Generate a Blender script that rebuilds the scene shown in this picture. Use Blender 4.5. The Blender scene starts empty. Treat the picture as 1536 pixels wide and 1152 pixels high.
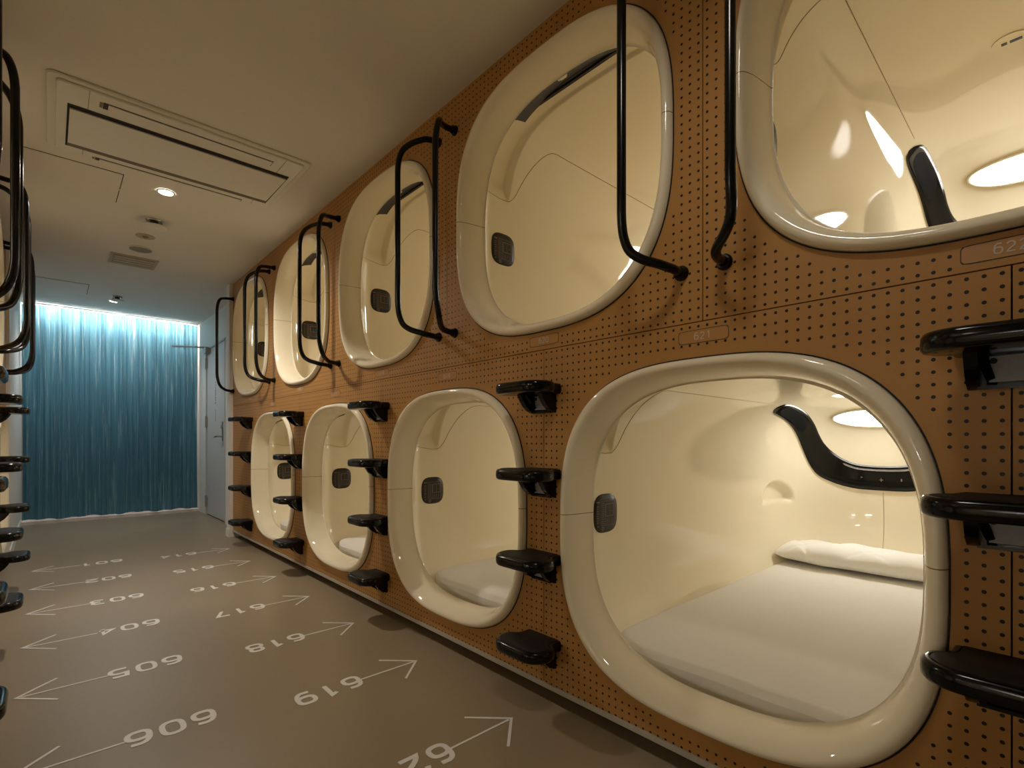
import bpy, math, random
import numpy as np
from mathutils import Vector, Matrix
random.seed(7); rng = np.random.default_rng(7)
D = bpy.data; COL = bpy.context.scene.collection
sc = bpy.context.scene

# ---------------------------------------------------------------- measurements (metres)
EYE = .927
P = 1.189                    # pitch of the capsules along the corridor
WR, WL = 1.30, -.243          # corridor faces of the two capsule rows
CEIL = EYE + 1.488
SEAM = EYE + .3204           # joint between lower and upper row
PB = EYE - .859              # underside of the cladding
ZL, ZU = EYE - .283, EYE + .892   # centres of lower / upper capsule mouths
SQ = 2.85
HW, HH, NN = .535, .54, 3.5  # inner cross section
XF0, XF1, XB0, XB1 = .10, .20, 1.55, 2.25
END_R, END_L, END_WALL = 5.39, 5.52, 7.83

# ---------------------------------------------------------------- helpers
def link(o, parent=None):
    COL.objects.link(o)
    if parent is not None: o.parent = parent
    return o
def mesh(name, verts, faces, mats, parent=None, smooth=False, fm=None, flat_angle=None):
    me = D.meshes.new(name); me.from_pydata([tuple(map(float, v)) for v in verts], [], [tuple(f) for f in faces])
    for m in (mats if isinstance(mats, (list, tuple)) else [mats]): me.materials.append(m)
    if fm is not None: me.polygons.foreach_set('material_index', fm)
    if smooth: me.polygons.foreach_set('use_smooth', [True]*len(me.polygons))
    me.update()
    if smooth and flat_angle: me.set_sharp_from_angle(angle=flat_angle)
    return link(D.objects.new(name, me), parent)
class MB:
    def __init__(s): s.v, s.f, s.m = [], [], []
    def add(s, V, F, mi=0):
        b = len(s.v); s.v += [tuple(map(float, v)) for v in V]; s.f += [tuple(b+i for i in f) for f in F]; s.m += [mi]*len(F); return s
    def box(s, x0, x1, y0, y1, z0, z1, mi=0):
        V = [(x, y, z) for x in (x0, x1) for y in (y0, y1) for z in (z0, z1)]
        return s.add(V, [(0,1,3,2),(4,6,7,5),(0,4,5,1),(2,3,7,6),(0,2,6,4),(1,5,7,3)], mi)
    def tube(s, pts, r, seg=12, mi=0, caps=True, closed=False):
        pts = [Vector(p) for p in pts]; n = len(pts); V = []; F = []
        up = None
        for i, p in enumerate(pts):
            a = pts[i-1] if (i > 0 or closed) else p; b = pts[(i+1) % n] if (i < n-1 or closed) else p
            t = (b-a).normalized()
            if up is None:
                up = t.orthogonal().normalized()
            else:
                up = (up - t*up.dot(t)).normalized()
            w = t.cross(up)
            rr = r[i] if isinstance(r, (list, tuple)) else r
            for k in range(seg):
                an = 2*math.pi*k/seg; V.append(p + (up*math.cos(an)+w*math.sin(an))*rr)
        for i in range(n if closed else n-1):
            j = (i+1) % n
            for k in range(seg):
                l = (k+1) % seg; F.append((i*seg+k, i*seg+l, j*seg+l, j*seg+k))
        if caps and not closed: F += [tuple(range(seg))[::-1], tuple(range((n-1)*seg, n*seg))]
        return s.add(V, F, mi)
    def cyl(s, a, b, r, seg=24, mi=0): return s.tube([a, b], r, seg, mi)
    def loft(s, rings, closed_rings=True, cap0=False, cap1=False, mi=0):
        n = len(rings[0]); V = [p for r in rings for p in r]; F = []
        for i in range(len(rings)-1):
            for k in range(n if closed_rings else n-1):
                l = (k+1) % n; F.append((i*n+k, i*n+l, (i+1)*n+l, (i+1)*n+k))
        if cap0: F.append(tuple(range(n))[::-1])
        if cap1: F.append(tuple(range((len(rings)-1)*n, len(rings)*n)))
        return s.add(V, F, mi)
    def build(s, name, mats, parent=None, smooth=False, ang=None):
        return mesh(name, s.v, s.f, mats, parent, smooth, s.m, ang)
def prop(o, label=None, cat=None, group=None, kind=None):
    if label: o['label'] = label
    if cat: o['category'] = cat
    if group: o['group'] = group
    if kind: o['kind'] = kind
    return o
def empty(name, loc=(0,0,0), rz=0.):
    o = D.objects.new(name, None); o.empty_display_size = .1; o.location = loc; o.rotation_euler = (0,0,rz); return link(o)
def copy_tree(o, parent=None):
    c = o.copy(); COL.objects.link(c); c.parent = parent
    for ch in list(o.children): copy_tree(ch, c)
    return c
def smoothstep(a, b, x):
    t = np.clip((x-a)/(b-a), 0, 1); return t*t*(3-2*t)
def bez(p0, p1, p2, p3, n=10):
    return [tuple((1-t)**3*np.array(p0)+3*t*(1-t)**2*np.array(p1)+3*t*t*(1-t)*np.array(p2)+t**3*np.array(p3)) for t in np.linspace(0, 1, n)]
def catmull(pts, n=8):
    P_ = [np.array(pts[0])*2-np.array(pts[1])] + [np.array(p) for p in pts] + [np.array(pts[-1])*2-np.array(pts[-2])]
    out = []
    for i in range(1, len(P_)-2):
        for t in np.linspace(0, 1, n, endpoint=False):
            a, b, c, d = P_[i-1:i+3]
            out.append(.5*((2*b)+(c-a)*t+(2*a-5*b+4*c-d)*t*t+(3*b-a-3*c+d)*t**3))
    out.append(P_[-2]); return out

# ---------------------------------------------------------------- materials
class NT:
    def __init__(s, name):
        s.m = D.materials.new(name); s.m.use_nodes = True; s.t = s.m.node_tree; s.n = s.t.nodes; s.l = s.t.links
        s.b = s.n['Principled BSDF']
    def new(s, t, **kw):
        x = s.n.new(t)
        for k, v in kw.items(): setattr(x, k, v)
        return x
    def put(s, sock, v):
        if v is None: return
        if hasattr(v, 'is_output'): s.l.new(v, sock)
        else: sock.default_value = v
    def math(s, op, a, b=None, c=None, clamp=False):
        x = s.new('ShaderNodeMath', operation=op, use_clamp=clamp)
        for i, v in enumerate((a, b, c)):
            if v is not None: s.put(x.inputs[i], v)
        return x.outputs[0]
    def mix(s, f, a, b):
        x = s.new('ShaderNodeMix', data_type='RGBA'); s.put(x.inputs[0], f); s.put(x.inputs[6], a); s.put(x.inputs[7], b); return x.outputs[2]
    def obj(s):
        tc = s.new('ShaderNodeTexCoord'); sp = s.new('ShaderNodeSeparateXYZ'); s.l.new(tc.outputs['Object'], sp.inputs[0]); return tc.outputs['Object'], sp.outputs
    def noise(s, vec, scale, detail=4, rough=.5, stretch=None):
        if stretch:
            mp = s.new('ShaderNodeMapping'); s.l.new(vec, mp.inputs[0]); mp.inputs['Scale'].default_value = stretch; vec = mp.outputs[0]
        x = s.new('ShaderNodeTexNoise'); s.l.new(vec, x.inputs['Vector']); x.inputs['Scale'].default_value = scale
        x.inputs['Detail'].default_value = detail; x.inputs['Roughness'].default_value = rough; return x.outputs['Fac']
    def bump(s, h, strength, dist=.001):
        x = s.new('ShaderNodeBump'); x.inputs['Strength'].default_value = strength; x.inputs['Distance'].default_value = dist
        s.l.new(h, x.inputs['Height']); s.l.new(x.outputs[0], s.b.inputs['Normal'])
    def set(s, **kw):
        for k, v in kw.items(): s.put(s.b.inputs[k.replace('_', ' ')], v)
        return s.m
def C4(h):
    h = h.lstrip('#'); c = [int(h[i:i+2], 16)/255 for i in (0, 2, 4)]
    return tuple((x/12.92 if x <= .04045 else ((x+.055)/1.055)**2.4) for x in c)+(1.,)
def simple(name, col, rough=.5, metal=0., bump=None, coat=0., var=0., scale=60, spec=.5):
    t = NT(name); v, _ = t.obj(); c = C4(col) if isinstance(col, str) else col
    n = t.noise(v, scale)
    k = var or .03
    lo = tuple(x*(1-k) for x in c[:3])+(1,); hi = tuple(min(1, x*(1+k)) for x in c[:3])+(1,)
    t.set(Base_Color=t.mix(n, lo, hi), Roughness=rough, Metallic=metal, Coat_Weight=coat, Specular_IOR_Level=spec)
    if bump: t.bump(n, bump)
    return t.m

# cream gel-coated plastic of the capsules
def gelcoat(name, joint):
    t = NT(name); v, o = t.obj()
    n = t.noise(v, 3.0, 3)
    col = t.mix(n, (.81, .735, .565, 1), (.835, .76, .59, 1))
    if joint:   # moulding joint half way up the mouth ring
        d = t.math('ABSOLUTE', t.math('SUBTRACT', o[2], .03))
        line = t.math('LESS_THAN', d, .0011)
        side = t.math('GREATER_THAN', t.math('ABSOLUTE', o[1]), .40)
        col = t.mix(t.math('MULTIPLY', line, side), col, (.22, .15, .07, 1))
    t.set(Base_Color=col, Roughness=.045)
    t.b.inputs['IOR'].default_value = 1.5
    n2 = t.noise(v, 2.2, 2, .4); t.bump(n2, .05, .003)
    return t.m
M = {}
M['gel'] = gelcoat('cream_gelcoat', False)
M['gel_rim'] = gelcoat('cream_gelcoat_ring', True)
M['joint'] = simple('joint_line', (.36, .26, .13, 1), .5)
M['black'] = simple('gloss_black_plastic', (.004, .004, .004, 1), .14, spec=.28)
M['blackrail'] = simple('black_lacquered_tube', (.004, .0035, .0035, 1), .2, spec=.30)
M['pad'] = simple('black_rubber_pad', (.008, .006, .005, 1), .6, bump=.4, scale=900, spec=.3)
M['plate_metal'] = simple('grey_speckled_plate', (.27, .27, .29, 1), .55, metal=.1, var=.3, scale=700)
M['white'] = simple('warm_white_paint', (.72, .70, .66, 1), .55, bump=.05)
M['ceil'] = simple('ceiling_paint', (.68, .655, .61, 1), .7, bump=.08, scale=150)
M['ac'] = simple('white_plastic', (.68, .66, .61, 1), .42)
M['ac_dark'] = simple('dark_slot', (.006, .005, .005, 1), .7)
M['ac_shade'] = simple('grey_brown_grille', (.20, .17, .135, 1), .6)
M['line'] = simple('thin_gap', (.05, .04, .03, 1), .7)
M['disc'] = simple('grey_speaker_mesh', (.23, .23, .19, 1), .6, bump=.4, scale=900)
M['vent'] = simple('beige_vent', (.42, .35, .24, 1), .5)
M['vent_d'] = simple('beige_vent_shadow', (.25, .2, .135, 1), .6)
M['door'] = simple('pale_grey_door', (.50, .50, .49, 1), .45, bump=.05)
M['steel'] = simple('brushed_steel', (.45, .43, .40, 1), .35, metal=.9)
M['vinyl'] = simple('white_vinyl_marking', (.76, .75, .72, 1), .45)
M['alu'] = simple('aluminium_trim', (.42, .39, .33, 1), .5)
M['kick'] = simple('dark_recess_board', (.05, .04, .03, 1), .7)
M['blind'] = simple('dark_brown_blind_and_shade', (.014, .011, .008, 1), .6)
M['stick'] = simple('dark_grey_sticker', (.038, .030, .024, 1), .4, spec=.25)
M['print'] = simple('pale_print', (.20, .175, .15, 1), .5, spec=.2)
M['platebr'] = None
M['num'] = simple('pale_number_print', (.50, .44, .36, 1), .5)
def cloth(name, col, sc_=500):
    t = NT(name); v, _ = t.obj(); n = t.noise(v, 9, 5, .6); f = t.noise(v, sc_, 2)
    t.set(Base_Color=t.mix(n, tuple(x*.95 for x in col[:3])+(1,), col), Roughness=.85, Sheen_Weight=.15)
    t.bump(t.math('ADD', n, t.math('MULTIPLY', f, .15)), .25, .01); return t.m
M['sheet'] = cloth('white_cotton_sheet', (.80, .785, .75, 1))
M['pillow'] = cloth('white_pillow_cotton', (.86, .85, .83, 1))
def emis(name, col, strength):
    t = NT(name); t.set(Base_Color=(.8, .8, .8, 1)); t.b.inputs['Emission Color'].default_value = col; t.b.inputs['Emission Strength'].default_value = strength; return t.m
M['podlamp'] = emis('capsule_lamp_diffuser', (1., .97, .90, 1), 31)
M['downlamp'] = emis('downlight_diffuser', (1., .93, .82, 1), 30)
M['strip'] = emis('cool_cove_tube', (1., .90, .82, 1), 125)

# brown hardboard with a square grid of drilled holes
def pegboard(name, zc, zp, pod=True):
    t = NT(name); v, o = t.obj(); pit = P/48
    n = t.noise(v, 5, 5, .6); fi = t.noise(v, 160, 3)
    base = t.mix(n, C4('#a67840'), C4('#b5884c'))
    base = t.mix(t.math('MULTIPLY', fi, .25), base, C4('#8a5e30'))
    fy = t.math('SUBTRACT', t.math('FRACT', t.math('DIVIDE', t.math('ADD', o[1], P*4.5), pit)), .5)
    fz = t.math('SUBTRACT', t.math('FRACT', t.math('DIVIDE', t.math('ADD', o[2], pit*200), pit)), .5)
    r2 = t.math('ADD', t.math('MULTIPLY', fy, fy), t.math('MULTIPLY', fz, fz))
    # distance smooth edge
    hole = t.math('LESS_THAN', r2, (.0037/pit)**2)
    if pod:
        # work with the centre of the hole so that no hole is cut
        cy = t.math('SUBTRACT', o[1], t.math('MULTIPLY', fy, pit)); cz = t.math('SUBTRACT', o[2], t.math('MULTIPLY', fz, pit))
        ay = t.math('POWER', t.math('DIVIDE', t.math('ABSOLUTE', cy), .531), SQ)
        az = t.math('POWER', t.math('DIVIDE', t.math('ABSOLUTE', t.math('SUBTRACT', cz, zc)), .529), SQ)
        out = t.math('GREATER_THAN', t.math('ADD', ay, az), 1.)
        py = t.math('GREATER_THAN', t.math('ABSOLUTE', cy), .078); pz = t.math('GREATER_THAN', t.math('ABSOLUTE', t.math('SUBTRACT', cz, zp)), .022)
        hole = t.math('MULTIPLY', hole, t.math('MULTIPLY', out, t.math('MAXIMUM', py, pz)))
    t.set(Base_Color=t.mix(hole, base, (.006, .003, .001, 1)), Roughness=.48, Specular_IOR_Level=.35)
    t.bump(fi, .12, .0006); return t.m
ZPL, ZPU = .281-.3204, .354-.3204+.0     # number plate heights from the seam
M['pegL'] = pegboard('pegboard_lower', ZL-SEAM, ZPL)
M['pegU'] = pegboard('pegboard_upper', ZU-SEAM, ZPU)
M['pegF'] = pegboard('pegboard_filler', 0, 0, False)
def boardplain(name, col):
    t = NT(name); v, o = t.obj(); n = t.noise(v, 6, 4)
    t.set(Base_Color=t.mix(n, C4('#a5763f'), C4('#b1824b')), Roughness=.4); return t.m
M['platebr'] = boardplain('brown_plate', None)

def floor_mat():
    t = NT('olive_brown_vinyl_floor'); v, o = t.obj()
    a = t.noise(v, 1.3, 4, .6); b = t.noise(v, 40, 4, .6)
    c = t.mix(a, C4('#90806a'), C4('#9a8a6f')); c = t.mix(t.math('MULTIPLY', b, .25), c, C4('#80705a'))
    s = t.noise(v, 6, 2, .5, (14., 1., 1.)); s2 = t.math('GREATER_THAN', s, .74)
    c = t.mix(t.math('MULTIPLY', s2, .10), c, C4('#b0a48c'))
    t.set(Base_Color=c, Roughness=t.math('ADD', t.math('MULTIPLY', a, .16), .30), Specular_IOR_Level=.45)
    t.bump(b, .05, .0005); return t.m
M['floor'] = floor_mat()
def curtain_mat():
    t = NT('teal_crinkled_curtain'); v, o = t.obj()
    n = t.noise(v, 1.0, 5, .65, (26., 26., .7)); n2 = t.noise(v, 1.0, 4, .6, (110., 110., 2.2))
    col = t.mix(n, (.02, .11, .17, 1), (.15, .36, .45, 1))  # shade of the folds put into the cloth colour by stretched noise
    col = t.mix(t.math('MULTIPLY', n2, .5), col, (.05, .22, .30, 1))
    t.set(Base_Color=col, Roughness=.6, Sheen_Weight=.2)
    t.bump(t.math('ADD', n, n2), .7, .012)
    tr = t.new('ShaderNodeBsdfTranslucent'); k1 = t.noise(v, 1.0, 3, .7, (38., 38., 1.5)); k1 = t.math('MULTIPLY', t.math('SUBTRACT', k1, .55), 5.5, clamp=True)
    t.l.new(t.mix(k1, t.mix(n, (.045, .17, .27, 1), (.20, .42, .52, 1)), (.66, .82, .88, 1)), tr.inputs[0])  # highlights on the crinkles painted as pale streaks in the translucent colour
    mx = t.new('ShaderNodeMixShader'); mx.inputs[0].default_value = .5
    t.l.new(t.b.outputs[0], mx.inputs[1]); t.l.new(tr.outputs[0], mx.inputs[2])
    t.l.new(mx.outputs[0], t.n['Material Output'].inputs[0]); return t.m
M['curtain'] = curtain_mat()
M['endwall'] = simple('pinkish_white_wall', (.74, .66, .62, 1), .6)
M['wood_kick'] = simple('pale_board', (.5, .44, .36, 1), .5)

# ---------------------------------------------------------------- numerals drawn as strokes
def sup(cx, cy, rx, ry, n=2.7, a0=0, a1=360, k=28):
    out = []
    for a in np.radians(np.linspace(a0, a1, k)):
        c, s = math.cos(a), math.sin(a); r = (abs(c)**n+abs(s)**n)**(-1/n); out.append((cx+rx*c*r, cy+ry*s*r))
    return out
SIX = [sup(.5, .31, .5, .31), bez((0, .31), (0, .78), (.18, 1), (.55, 1))+[(.93, .97)]]
GL = {'0': [sup(.5, .5, .5, .5, 3)], '6': SIX, '9': [[(1-x, 1-y) for x, y in s] for s in SIX],
      '1': [[(.22, .86), (.60, 1.0), (.60, 0)]],
      '2': [bez((.03, .78), (.03, 1.06), (.97, 1.1), (.95, .70))+bez((.95, .70), (.93, .42), (.25, .42), (.04, 0))+[(1, 0)]],
      '3': [[(.04, 1), (.55, 1)]+sup(.55, .76, .40, .24, 2.4, 90, -90, 12)+[(.3, .52)], [(.3, .52), (.55, .52)]+sup(.55, .26, .45, .26, 2.4, 90, -90, 12)+[(.04, 0)]],
      '4': [[(.74, 0), (.74, 1), (.02, .27), (1.0, .27)]],
      '5': [[(.93, 1), (.12, 1), (.07, .56), (.5, .62)]+sup(.5, .31, .5, .31, 2.5, 90, -90, 14)+[(.04, 0)]],
      '7': [[(0, 1), (1, 1), (.36, 0)]],
      '8': [sup(.5, .765, .42, .235, 2.5), sup(.5, .27, .5, .27, 2.5)]}
def ribbon(mb, pts, w, place, th, mi=0):
    """flat stroke of width w; place(u, v, h) -> xyz"""
    pts = [np.array(p, float) for p in pts]; n = len(pts); V = []; F = []
    closed = np.linalg.norm(pts[0]-pts[-1]) < 1e-6
    for i, p in enumerate(pts):
        a = pts[i-1] if i > 0 else (pts[-2] if closed else p); b = pts[i+1] if i < n-1 else (pts[1] if closed else p)
        d1 = p-a; d2 = b-p; l1 = np.linalg.norm(d1); l2 = np.linalg.norm(d2)
        d1 = d1/l1 if l1 > 1e-9 else d2/l2; d2 = d2/l2 if l2 > 1e-9 else d1
        t = d1+d2; t /= max(np.linalg.norm(t), 1e-6); nrm = np.array([-t[1], t[0]])
        k = 1/max(.45, float(np.dot(t, d1)))
        for sgn in (1, -1):
            q = p+nrm*sgn*w/2*k
            V += [place(q[0], q[1], 0), place(q[0], q[1], th)]
    for i in range(n-1):
        b = i*4; c = b+4
        F += [(b+1, c+1, c+3, b+3), (b, b+2, c+2, c), (b, c, c+1, b+1), (b+2, b+3, c+3, c+2)]
    F += [(0, 1, 3, 2), (4*n-4, 4*n-2, 4*n-1, 4*n-3)]
    mb.add(V, F, mi)
def glyph(mb, ch, x0, y0, w, h, sw, place, th):
    for i, s in enumerate(GL[ch]):
        ribbon(mb, [(x0+sw/2+x*(w-sw), y0+sw/2+y*(h-sw)) for x, y in s], sw, lambda u, v, hh, i=i: place(u, v, hh+.00018*i*(hh > 0)), th)

# ---------------------------------------------------------------- capsule geometry (local: x = depth, y along corridor, origin at centre of the mouth)
def sq_ring(x, a, b, n, k=320):
    ph = np.linspace(0, 2*math.pi, k, endpoint=False); c, s = np.cos(ph), np.sin(ph)
    r = (np.abs(c/a)**n+np.abs(s/b)**n)**(-1/n)
    return np.stack([np.full(k, x), r*c, r*s], 1)
def sect(x):
    if x < XF1:
        t = max(0, (x-XF0)/(XF1-XF0)); e = math.sin(t*math.pi/2)**.8 if t > 0 else 0
        return .458+(HW-.458)*e, .455+(HH-.455)*e, SQ+(NN-SQ)*e
    if x > XB0:
        t = min(1, (x-XB0)/(XB1-XB0)); s = max(1-t**3, 0)**(1/3); return HW*s, HH*s, NN
    return HW, HH, NN
def surf_y(x, z):    # half width of the inner wall at depth x, height z
    a, b, n = sect(x); q = 1-abs(z/b)**n
    return a*q**(1/n) if q > 0 else 0
def surf_x(y, z):    # depth of the rear wall at (y, z)
    s = (abs(y/HW)**NN+abs(z/HH)**NN)**(1/NN)
    s = min(s, .999); return XB0+(XB1-XB0)*(1-s**3)**(1/3)

def make_pod():
    root = empty('capsule_pod')
    # mouth ring
    prof = [(0, .006), (.001, -.004), (.004, -.013), (.010, -.020), (.019, -.022), (.027, -.016), (.0335, -.004), (.039, .014), (.043, .036), (.0465, .062), (.049, .085), (.0505, .0985), (.0525, .102), (.055, .102)]
    rings = [sq_ring(x, .507-d, .505-d, SQ-.15*d/.05, 200) for d, x in prof]
    r0 = sq_ring(.05, .509, .507, SQ, 200)
    MB().loft([sq_ring(.05, .507, .505, SQ, 200)]+rings).build('mouth_ring', M['gel_rim'], root, True)
    # black strip painting the shadow in the gap between ring and cladding
    MB().loft([sq_ring(.014, .5065, .5045, SQ, 160), sq_ring(-.001, .5075, .5055, SQ, 160), sq_ring(-.001, .5095, .5075, SQ, 160), sq_ring(.014, .5100, .5080, SQ, 160)]).build('shadow_gap', M['ac_dark'], root, True, .6)
    # inner shell
    xs = list(np.linspace(XF0, XF1, 14))+list(np.linspace(.21, .27, 6))+list(np.linspace(.278, .325, 12))+list(np.linspace(.335, .40, 6))+list(np.linspace(.45, XB0, 14))+list(np.linspace(1.57, 2.10, 50))
    xs += [XB0+(XB1-XB0)*t for t in (.80, .83, .86, .89, .92, .945, .965, .98, .99, .996, .999)]
    V = []; R = []
    for x in xs:
        a, b, n = sect(x); r = sq_ring(x, a, b, n)
        y, z = r[:, 1], r[:, 2]
        # recess for the roller blind above the mouth
        k = smoothstep(.215, .31, z)*(1-smoothstep(.288, .314, np.full_like(z, x)))*smoothstep(.10, .14, np.full_like(z, x))
        rad = np.sqrt(y*y+z*z); off = .038*k
        r[:, 1] += y/rad*off; r[:, 2] += np.minimum(z/rad*off, .012)
        # cup niche low on the far side wall
        cx, zb = 1.898, -.086
        w = 1-((x-cx)/.150)**2
        if w > 0:
            zt = zb+.128*math.sqrt(w)
            m = smoothstep(zb-.004, zb+.010, z)*(1-smoothstep(zt-.045, zt+.004, z))*smoothstep(0, .35, np.full_like(z, w))*(y > 0)
            r[:, 1] += .040*m
        R.append(r)
    mb = MB(); mb.loft(R)
    n = 320; last = len(mb.v)-n; mb.v.append((XB1, 0, 0)); c = len(mb.v)-1
    for k in range(n): mb.f.append((last+k, last+(k+1) % n, c)); mb.m.append(0)
    # moulding joint between lower and upper half
    def zseam(x):
        pts = [(.10, .245), (.18, .245), (.26, .232), (.31, .232), (.345, .27), (.385, .36), (.42, .43), (.455, .468), (.50, .476), (2.0, .472)]
        for (x0, z0), (x1, z1) in zip(pts, pts[1:]):
            if x <= x1: return z0+(z1-z0)*(x-x0)/(x1-x0)
        return .472
    cs = catmull([(x, zseam(x)) for x in (.105, .14, .18, .22, .26, .29, .315, .345, .375, .405, .435, .465, .50, .55, .8, 1.1, 1.4, 1.60)], 5)
    for sg in (1, -1):
        pl = []
        for x, z in cs:
            yy = surf_y(x, z)
            k = float(smoothstep(.215, .31, z))*float(1-smoothstep(.288, .314, x))*float(smoothstep(.10, .14, x))
            pl.append((x, sg*(yy+.038*k*yy/math.hypot(yy, z)), z))
        mb.tube(pl, .0016, 5, 1)
    pl = [(surf_x(.058-.015*t, -.02-.36*t)-.0002, .058-.012*t, -.02-.36*t) for t in np.linspace(0, 1, 20)]
    mb.tube(pl, .0016, 5, 1)
    mb.build('inner_shell', [M['gel'], M['joint']], root, True)
    # oval lamp in the rear slope
    yc, zc, ry, rz = .063, .404, .203, .043
    def oval(mb_, sy, sz, off, n=64, mi=0):
        return [(surf_x(yc+sy*math.cos(a), zc+sz*math.sin(a))-off, yc+sy*math.cos(a), zc+sz*math.sin(a)) for a in np.linspace(0, 2*math.pi, n, endpoint=False)]
    lm = empty('ceiling_lamp'); lm.parent = root
    MB().loft([oval(0, ry+.016, rz+.013, -.003), oval(0, ry+.013, rz+.010, .004), oval(0, ry+.003, rz+.002, .004), oval(0, ry, rz, .001)]).build('lamp_ring', M['gel'], lm, True)
    rr = [oval(0, ry*k, rz*k, o_) for k, o_ in ((1, .001), (.9, .005), (.6, .008), (.3, .009), (.05, .010))]
    MB().loft(rr, cap1=True).build('lamp_diffuser', M['podlamp'], lm, True)
    sp = MB(); sp.cyl((surf_x(yc+ry-.007, zc)-.002, yc+ry-.007, zc), (surf_x(yc+ry-.007, zc)-.009, yc+ry-.007, zc), .003, 10); sp.build('screw', M['ac_dark'], lm)
    # black control band sweeping over the head wall
    lowe = [(.452, .428, 2.955), (.455, .416, 3.064), (.450, .377, 3.22), (.441, .317, 3.317), (.429, .228, 3.384), (.406, .137, 3.426), (.372, .070, 3.461), (.318, .031, 3.499), (.256, .006, 3.524), (.184, -.009, 3.541), (.113, -.012, 3.548), (.063, -.012, 3.55)]
    uppe = [(.412, .472, 2.945), (.384, .481, 3.025), (.372, .462, 3.17), (.366, .432, 3.284), (.358, .376, 3.375), (.350, .315, 3.43), (.333, .262, 3.466), (.297, .211, 3.497), (.246, .168, 3.522), (.184, .141, 3.539), (.112, .133, 3.546), (.063, .132, 3.548)]
    cen = Vector((1.1, 0, 0))
    def onshell(p, off):
        d = (Vector(p)-cen).normalized(); lo, hi = 0., 2.
        for _ in range(40):
            m_ = (lo+hi)/2; q = cen+d*m_
            t = max(0, (q.x-XB0)/(XB1-XB0)); s = (max(0, 1-t**3))**(1/3) if t < 1 else 0
            ins = t < 1 and (abs(q.y/(HW*s))**NN+abs(q.z/(HH*s))**NN) < 1 if s > 1e-6 else False
            if ins: lo = m_
            else: hi = m_
        return cen+d*(lo-off)
    def band_pt(u, w, off):     # u 0..1 from left speaker to right speaker, w 0 lower edge..1 upper edge
        mir = u > .5; uu = 2*(1-u) if mir else 2*u
        f = uu*(len(LO)-1); i = min(int(f), len(LO)-2); g = f-i
        a = LO[i]*(1-g)+LO[i+1]*g; b = UP[i]*(1-g)+UP[i+1]*g
        p = a*(1-w)+b*w
        y, z, X = p
        if mir:
            y = 2*.063-y; xx = surf_x(y, z) if X > 3.2 else X-1.3
        else: xx = X-1.3
        return onshell((xx, y, z), off)
    LO = [np.array(p) for p in catmull(lowe, 6)]; UP = [np.array(p) for p in catmull(uppe, 6)]
    US = list(np.linspace(0, 1, 121))
    def strip(u0, u1, w0, w1, off, thick, rnd=.25, nu=None, nw=10, bulge=.0):
        mb_ = MB(); nu = nu or max(8, int(110*(u1-u0))); rows = []
        for i in range(nu+1):
            t = i/nu; u = u0+(u1-u0)*t
            e = min(t, 1-t)*(u1-u0)/ (rnd*.16) ; e = min(1, e); sh = (1-(1-e)**2.5)**(1/2.5) if e < 1 else 1
            wc, wh = (w0+w1)/2, (w1-w0)/2*max(sh, .04)
            row = []
            for j in range(nw+1):
                s_ = -1+2*j/nw; w = wc+wh*s_
                edge = (1-abs(s_)**6)**.5 * min(1, e*2.5+.15)
                row.append(band_pt(u, w, off+thick*edge))
            rows.append(row)
        mb_.loft(rows, closed_rings=False); return mb_
    band = strip(0, 1, 0, 1, -.002, .016, rnd=.30, nu=150, nw=14).build('control_band', M['black'], root, True)
    M.setdefault('grille', simple('black_speaker_mesh', (.004, .004, .004, 1), .8, spec=.12, bump=.8, scale=1400))
    for a, b in ((.035, .155), (.845, .965)):
        strip(a, b, .17, .83, .0135, .002, rnd=.22, nu=16, nw=8).build('speaker_grille', M['grille'], band, True)
    strip(.325, .675, .20, .93, .0125, .003, rnd=.16, nu=40, nw=8).build('control_panel', M['black'], band, True)
    M.setdefault('chrome', simple('polished_highlight', (.5, .5, .56, 1), .15, metal=1.))
    strip(.36, .64, .80, .87, .0150, .002, rnd=.1, nu=40, nw=3).build('panel_highlight_strip', M['chrome'], band, True)  # bright metal strip standing in for a highlight along the panel
    def icon(*qs):
        ic = MB()
        for yc_, zc_, hw, hh in qs:
            ic.box(surf_x(yc_, zc_)-.0195, surf_x(yc_, zc_)-.0165, yc_-hw, yc_+hw, zc_-hh, zc_+hh)
        ic.build('button_icon', M['print'], band)
    icon((.158, .063, .0035, .003)); icon((.064, .052, .0012, .011), (.064, .052, .010, .0011), (.064, .052, .004, .004)); icon((-.03, .056, .003, .007))
    # USB outlet in the roof
    ou = MB(); ou.cyl((1.25, .072, HH-.004), (1.25, .072, HH+.004), .050, 32, 0)
    ou.build('roof_outlet', M['gel'], root, True, .6)
    o2 = MB(); o2.box(1.243, 1.257, .042, .074, HH-.0055, HH-.0035); o2.box(1.243, 1.257, .081, .096, HH-.0055, HH-.0035); o2.build('outlet_sockets', M['ac_dark'], D.objects[ou and 'roof_outlet'])
    # sticker on the side wall
    def spt(x, z, off): return (x, surf_y(x, z)-off, z)
    x0, x1, z0, z1 = .207, .351, -.072, .076; xc, zc2 = (x0+x1)/2, (z0+z1)/2
    rings = []
    for k, off in ((1.0, .0002), (.985, .0022), (.6, .0024), (.2, .0024)):
        rings.append([spt(xc+y*k, zc2+z*k, off) for _, y, z in sq_ring(0, (x1-x0)/2, (z1-z0)/2, 3.2, 48)])
    st = MB().loft(rings, cap1=True).build('instruction_sticker', M['stick'], root, True)
    pr = MB()
    def ln(xa, za, xb, zb_, w=.0018):
        ribbon(pr, [(xa, za), (xb, zb_)], w, lambda u, v_, h: spt(u, v_, .0026+h), .0004)
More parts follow.
